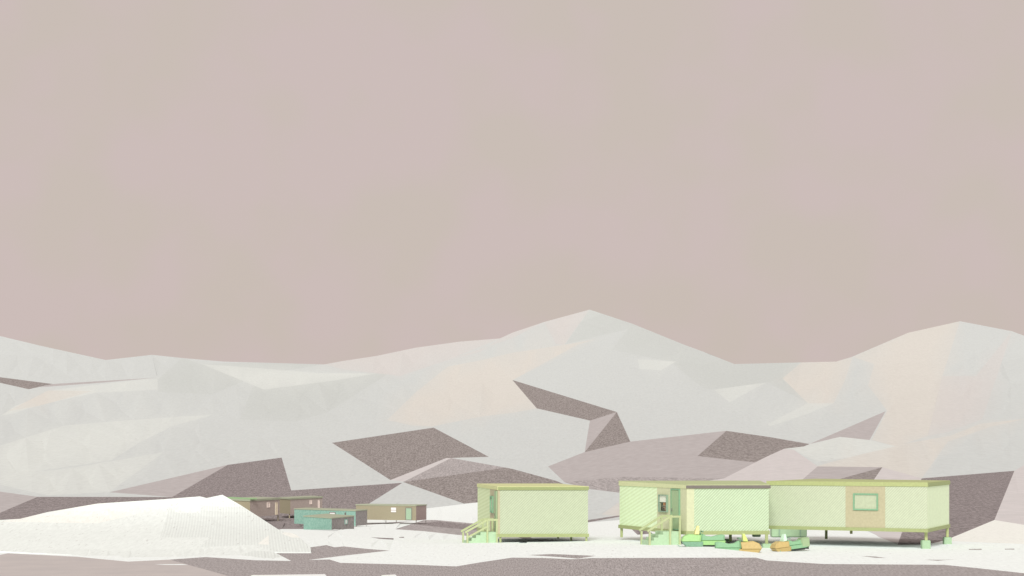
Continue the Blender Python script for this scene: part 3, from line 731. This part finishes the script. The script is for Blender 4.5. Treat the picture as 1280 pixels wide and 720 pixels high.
# ------------------------------------------------------------------ snowmobiles
M['sm_green'] = paint('bright_green_shell', (.33, .58, .23), .35)
M['sm_dark'] = paint('dark_green_vinyl', (.25, .46, .27), .5)
M['sm_darker'] = paint('dark_belly', (.24, .42, .29), .5)
M['sm_orange'] = paint('orange_shell', (.52, .40, .17), .35)
M['sm_yellow'] = paint('yellow_screen', (.74, .68, .27), .2)
M['sm_lime'] = paint('lime_screen', (.58, .72, .22), .2)
M['sm_mint'] = paint('mint_screen', (.60, .84, .66), .2)
M['sm_olive'] = paint('olive_trunk', (.34, .46, .27), .5)
M['black'] = paint('black_rubber', (.06, .07, .065), .5)
def snowmobile(label, loc, rz, ln, hood, screen, seat, tunnel, belly, pitch=0, box=None, screen_h=.42):
    """nose towards local +X; loc: the middle of its footprint; built at length ln"""
    k = ln / 2.2
    root = thing('snowmobile', label, 'snowmobile', loc, rz, 'snowmobiles parked in front of the cabins')
    root.rotation_euler = (0, pitch, rz)
    S = lambda pr: [(x * k, z * k) for x, z in pr]
    bm = bmesh.new(); add_side_profile(bm, S([(.14,.20),(.10,.52),(.72,.57),(.98,.46),(1.1,.24),(1.04,.20)]), .80 * k, .56 * k); obj('hood', bm, hood, root)
    bm = bmesh.new(); add_side_profile(bm, S([(.02,-.06),(.02,.20),(1.07,.20),(1.0,.08),(.86,-.06)]), .62 * k, .74 * k); obj('belly_pan', bm, belly, root)
    bm = bmesh.new(); add_side_profile(bm, S([(.44,.55),(.22,.56),(.20,.64),(.20,.56 + screen_h),(.30,.56 + screen_h),(.42,.66)]), .56 * k, .30 * k, .02); obj('windshield', bm, screen, root)
    bm = bmesh.new(); add_side_profile(bm, S([(-1.08,.24),(-1.10,.50),(-.98,.55),(-.75,.52),(-.42,.43),(-.12,.47),(.10,.60),(.13,.24)]), .46 * k, .34 * k, .05); obj('seat', bm, seat, root)
    bm = bmesh.new(); add_side_profile(bm, S([(-1.1,.02),(-1.12,.24),(.10,.24),(.02,.02)]), .56 * k, .50 * k, .02); obj('tunnel', bm, tunnel, root)
    bm = bmesh.new(); add_side_profile(bm, S([(-.95,-.10),(-1.08,0),(-.95,.10),(.1,.06),(.1,-.06),(0,-.10)]), .40 * k, .40 * k, .01); obj('track', bm, M['black'], root)
    bm = bmesh.new(); add_box(bm, -1.20 * k, -1.17 * k, -.22 * k, .22 * k, -.1 * k, .2 * k); obj('snow_flap', bm, M['black'], root)
    bm = bmesh.new()
    add_tube(bm, [(.06*k, -.34*k, .66*k), (.0, -.30*k, .70*k), (.08*k, -.1*k, .72*k), (.10*k, 0, .70*k), (.08*k, .1*k, .72*k), (.0, .30*k, .70*k), (.06*k, .34*k, .66*k)], .022 * k)
    add_tube(bm, [(.16*k, 0, .50*k), (.09*k, 0, .71*k)], .025 * k); obj('handlebar', bm, M['sm_darker'], root, True)
    for s in (-1, 1):
        bm = bmesh.new(); add_bar(bm, (.42*k, s*.36*k, -.09*k), (1.12*k, s*.36*k, -.09*k), .12*k, .03*k); add_bar(bm, (1.11*k, s*.36*k, -.09*k), (1.24*k, s*.36*k, .0), .12*k, .03*k)
        add_bar(bm, (.8*k, s*.36*k, -.08*k), (.72*k, s*.28*k, .12*k), .05*k); obj('ski', bm, M['sm_darker'], root)
    if box:
        bm = bmesh.new(); add_box(bm, -1.28*k, -.72*k, -.27*k, .27*k, .02*k, .60*k); bmesh.ops.bevel(bm, geom=bm.edges[:], offset=.05*k, segments=2, affect='EDGES'); obj('rear_box', bm, box, root)
    return root
snowmobile('bright green snowmobile with a yellow windscreen in front of the cabin door', P(878.5,681.5,93.4), R(180), 2.12, M['sm_green'], M['sm_yellow'], M['sm_dark'], M['sm_green'], M['sm_darker'])
snowmobile('orange nosed snowmobile with a lime windscreen sunk low in the snow', P(922.5,691.2,91.6), R(2), 2.2, M['sm_orange'], M['sm_lime'], M['sm_dark'], M['sm_dark'], M['sm_orange'], screen_h=.36)
snowmobile('orange nosed snowmobile with a mint windscreen, riding over a snow hump', P(986.5,687.0,93.2), R(180 + 20), 1.8, M['sm_orange'], M['sm_mint'], M['sm_dark'], M['sm_dark'], M['sm_orange'], box=M['sm_olive'], screen_h=.40, pitch=R(6))

# ------------------------------------------------------------------ the person at the window
M['skin'] = paint('skin', (.42, .24, .17), .6); M['cap'] = paint('rust_cap', (.62, .21, .06), .8); M['jacket'] = paint('yellow_jacket', (.66, .44, .09), .7)
M['beard'] = paint('dark_beard', (.09, .03, .03), .8); M['dark'] = paint('dark_lens', (.015, .015, .015), .3); M['trousers'] = paint('dark_trousers', (.05, .05, .06))
def skin(name, nodes, links, m, parent, sub=2):
    me = bpy.data.meshes.new(name); me.from_pydata([n[0] for n in nodes], links, [])
    o = bpy.data.objects.new(name, me); COL.objects.link(o); o.parent = parent
    sk = o.modifiers.new('skin', 'SKIN'); sk.use_smooth_shade = True
    for v, n in zip(me.skin_vertices[0].data, nodes):
        r = n[1]; v.radius = (r, r) if not isinstance(r, tuple) else r
    me.skin_vertices[0].data[0].use_root = True
    ss = o.modifiers.new('sub', 'SUBSURF'); ss.levels = ss.render_levels = sub
    me.materials.append(m); return o
A = A_
we = Wall(fp([(858.5,96)])[0], fp([(774.5,104)])[0], ca)
pp = we.at(.327, -.07); floor_z = wz(664,96)
# local frame: -Y looks out of the window (along the wall's outer side)
pr = thing('person', 'person in a rust orange cap and yellow jacket looking out of the cabin window', 'person', (pp.x, pp.y, floor_z), math.atan2(we.n.y, we.n.x) + R(90))
hz = wz(633.2,98.3) - floor_z         # height of the eyes above the floor
nodes = [((0,.30,hz-.76),.15),((0,.28,hz-.55),.145),((0,.20,hz-.34),.165),((0,.10,hz-.20),.09),((0,.04,hz-.13),.06),((0,-.005,hz-.05),.088),((0,0,hz+.04),.098),((0,.01,hz+.11),.08),
 ((-.19,.17,hz-.24),.062),((-.27,.12,hz-.46),.048),((-.16,.0,hz-.25),.038),((.19,.17,hz-.24),.062),((.27,.14,hz-.48),.048),((.22,.10,hz-.66),.038),
 ((-.11,.30,hz-.80),.095),((-.14,.12,.09),.07),((-.14,.46,.08),.05),((-.14,.62,.05),.04),((.11,.30,hz-.80),.095),((.14,.12,.09),.07),((.14,.46,.08),.05),((.14,.62,.05),.04)]
links = [(0,1),(1,2),(2,3),(3,4),(4,5),(5,6),(6,7),(2,8),(8,9),(9,10),(2,11),(11,12),(12,13),(0,14),(14,15),(15,16),(16,17),(0,18),(18,19),(19,20),(20,21)]
body = skin('body', nodes, links, M['skin'], pr)
jk = [((0,.30,hz-.72),.175),((0,.28,hz-.55),.17),((0,.20,hz-.33),.185),((0,.10,hz-.175),.10),((-.19,.16,hz-.22),.09),((-.27,.12,hz-.45),.066),((-.175,.015,hz-.27),.055),((.19,.16,hz-.22),.09),((.27,.14,hz-.48),.066),((.225,.10,hz-.64),.055)]
skin('jacket', jk, [(0,1),(1,2),(2,3),(2,4),(4,5),(5,6),(2,7),(7,8),(8,9)], M['jacket'], pr)
tr = [((0,.30,hz-.74),.16),((-.11,.30,hz-.80),.11),((-.14,.12,.10),.085),((-.14,.44,.09),.065),((.11,.30,hz-.80),.11),((.14,.12,.10),.085),((.14,.44,.09),.065)]
skin('trousers', tr, [(0,1),(1,2),(2,3),(0,4),(4,5),(5,6)], M['trousers'], pr)
skin('cap', [((0,.015,hz+.06),.112),((0,.015,hz+.14),.112),((0,.02,hz+.23),.092),((0,.02,hz+.28),.045)], [(0,1),(1,2),(2,3)], M['cap'], pr)
skin('beard', [((0,-.06,hz-.055),.062),((0,-.065,hz-.11),.066),((0,-.05,hz-.17),.045)], [(0,1),(1,2)], M['beard'], pr)
bm = bmesh.new()
for s in (-1, 1): add_box(bm, s*.045-.038, s*.045+.038, -.125, -.10, hz-.028, hz+.03)
add_box(bm, -.012, .012, -.12, -.105, hz+.005, hz+.018)
for s in (-1, 1): add_bar(bm, (s*.088,-.11,hz+.01), (s*.098,.0,hz+.012), .01, .02)
obj('glasses', bm, M['dark'], pr)
bm = bmesh.new(); a = [bm.verts.new(c) for c in ((-.014,-.10,hz-.005),(.014,-.10,hz-.005),(0,-.135,hz-.045),(-.022,-.10,hz-.055),(.022,-.10,hz-.055))]
for f in ((0,1,2),(0,2,3),(1,4,2),(3,2,4),(0,3,4,1)): bm.faces.new([a[i] for i in f])
obj('nose', bm, M['skin'], pr)
hx, hy, hz2 = -.165, .0, hz - .11
gn = [((hx,hy,hz2-.04),.036),((hx,hy-.01,hz2+.03),.042)]; gl = [(0,1)]
for i, (dx, l) in enumerate(((-.034,.065),(-.012,.075),(.012,.07),(.034,.055))):
    b0 = len(gn); gn += [((hx+dx,hy-.01,hz2+.06),.012),((hx+dx*1.2,hy-.025,hz2+.06+l*.6),.011),((hx+dx*1.25,hy-.05,hz2+.06+l),.009)]; gl += [(1,b0),(b0,b0+1),(b0+1,b0+2)]
b0 = len(gn); gn += [((hx+.05,hy-.015,hz2+.0),.014),((hx+.075,hy-.03,hz2+.03),.012)]; gl += [(0,b0),(b0,b0+1)]
skin('glove', gn, gl, M['dark'], pr, 1)
